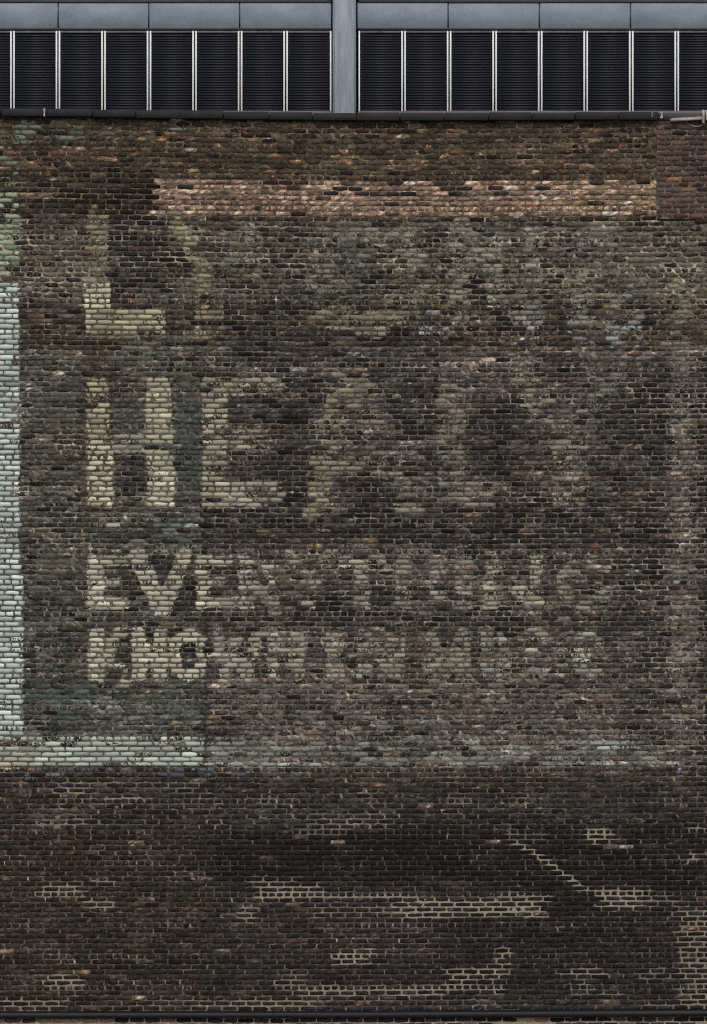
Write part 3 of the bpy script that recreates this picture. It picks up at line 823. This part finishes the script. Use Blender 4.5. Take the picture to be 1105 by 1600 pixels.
# ------------------------------------------------------------------ the metal-clad building behind, seen over the coping
YB = 18.0
SB = S * (DIST + YB) / DIST
def XB(u): return (u - 552.5) * SB
def ZB(v): return ZC + (800.0 - v) * SB
bld = MB(); bld.box(XB(-420), XB(1520), YB + .22, YB + 14, 0.0, ZB(-150))
bld = bld.build("office_building", M_BACK, None, (0, YB + .22, 0))
tag(bld, "blue grey metal clad building with dark louvred bays and white mullions rising behind the wall", "building")
def part(mb, name, mat, loc, parent=None): return mb.build(name, mat, parent or bld, loc)

PIERS = [(520.0, 556.5)]
MOD = 71.1
left_edges = [517.6 - MOD*i for i in range(0, 12)][::-1]
right_edges = [561.0 + (630.7-561.0 if i == 1 else 0) if i < 2 else 630.7 + MOD*(i-1) for i in range(0, 13)]
# column
t = MB(); t.box(XB(520.0), XB(556.5), YB - .10, YB + .25, ZB(330), ZB(-150), bev=.02)
part(t, "column", M_COLUMN, (XB(538), YB, ZB(330)))
for (a, b) in ((521.2, 523.0), (553.6, 555.6)):
    t = MB(); t.box(XB(a), XB(b), YB - .112, YB - .09, ZB(330), ZB(-150)); part(t, "column_edge", M_PANEL, (XB((a+b)/2), YB - .1, ZB(330)))

def bays(edges):
    lo, hi = edges[0], edges[-1]
    # trims that run the length of the bays
    for (va, vb, y0, mat, nm) in ((1.5, 5.2, YB-.062, M_TRIM, "top_trim"), (44.6, 47.6, YB-.055, M_TRIM, "lower_trim"), (48.0, 51.6, YB-.03, M_RAIL, "head_rail")):
        t = MB(); t.box(XB(lo), XB(hi), y0, YB + .25, ZB(vb), ZB(va), bev=.006); part(t, nm, mat, (XB((lo+hi)/2), YB, ZB(vb)))
    t = MB(); t.box(XB(lo), XB(hi), YB - .05, YB + .25, ZB(182), ZB(173.4), bev=.008); part(t, "sill", M_SILL, (XB((lo+hi)/2), YB, ZB(180)))
    t = MB(); t.box(XB(lo), XB(hi), YB - .08, YB + .25, ZB(330), ZB(182.3), bev=.008); part(t, "apron_panel", M_PANEL, (XB((lo+hi)/2), YB, ZB(330)))
    t = MB(); t.box(XB(lo), XB(hi), YB - .05, YB + .25, ZB(1.2), ZB(-150), bev=.008); part(t, "upper_panel", M_PANEL, (XB((lo+hi)/2), YB, ZB(0)))
    for a, b in zip(edges, edges[1:]):
        x0, x1 = XB(a + 3.6), XB(b - 3.6)
        # dark louvre bay: backing and slats
        t = MB(); t.box(x0, x1, YB + .03, YB + .06, ZB(173), ZB(51.8)); lv_ = part(t, "louvre_panel", M_BACK, (float(x0+x1)/2, YB + .13, ZB(173)))
        t = MB(); v = 53.0
        while v < 172:
            za, zb = ZB(v + 3.5), ZB(v)
            V = np.array([(x0,YB-.010,za-.004),(x1,YB-.010,za-.004),(x1,YB-.010,za+.006),(x0,YB-.010,za+.006),(x0,YB+.002,zb-.002),(x1,YB+.002,zb-.002),(x1,YB+.004,zb+.004),(x0,YB+.004,zb+.004)])
            F = np.array([(0,1,2,3),(3,2,6,7),(4,7,6,5),(0,4,5,1),(0,3,7,4),(1,5,6,2)])
            t.add(V, F); v += 4.0
        sl = t.build("slats", M_SLAT, lv_, ((x0+x1)/2, YB+.08, ZB(173))); sl['kind'] = 'stuff'
    for i, e in enumerate(edges):
        pair = (-2.35, 2.35) if 0 < i < len(edges)-1 else ((-.4,) if i else (.6,))
        if e < 519 and i == len(edges)-1: pair = (-.8,)
        for d in pair:
            t = MB(); t.box(XB(e + d - 1.2), XB(e + d + 1.2), YB - .045, YB + .15, ZB(181.5), ZB(48.8), bev=.002)
            part(t, "mullion", M_MULL, (XB(e+d), YB, ZB(181.5)))
        if len(pair) == 2:
            t = MB(); t.box(XB(e - .95), XB(e + .95), YB - .03, YB + .15, ZB(181.5), ZB(51.8)); part(t, "mullion_gap", M_TRIM, (XB(e), YB+.05, ZB(181.5)))

def spandrels(seams):
    for a, b in zip(seams, seams[1:]):
        t = MB(); t.box(XB(a + .8), XB(b - .8), YB - .045 + random.uniform(-.004,.004), YB + .25, ZB(44.9), ZB(4.8), bev=.012)
        part(t, "spandrel_panel", M_PANEL, (XB((a+b)/2), YB, ZB(44.9)))
    for s in seams[1:-1]:
        t = MB(); t.box(XB(s - .75), XB(s + .75), YB - .035, YB + .2, ZB(44.9), ZB(4.8)); part(t, "panel_seam", M_TRIM, (XB(s), YB, ZB(44.9)))
bays(left_edges); bays(right_edges)
spandrels([518.5, 374.8, 232.8, 91.3, -50.6, -193, -335][::-1])
spandrels([558.0, 700.2, 842.8, 985.0, 1127, 1269, 1411])
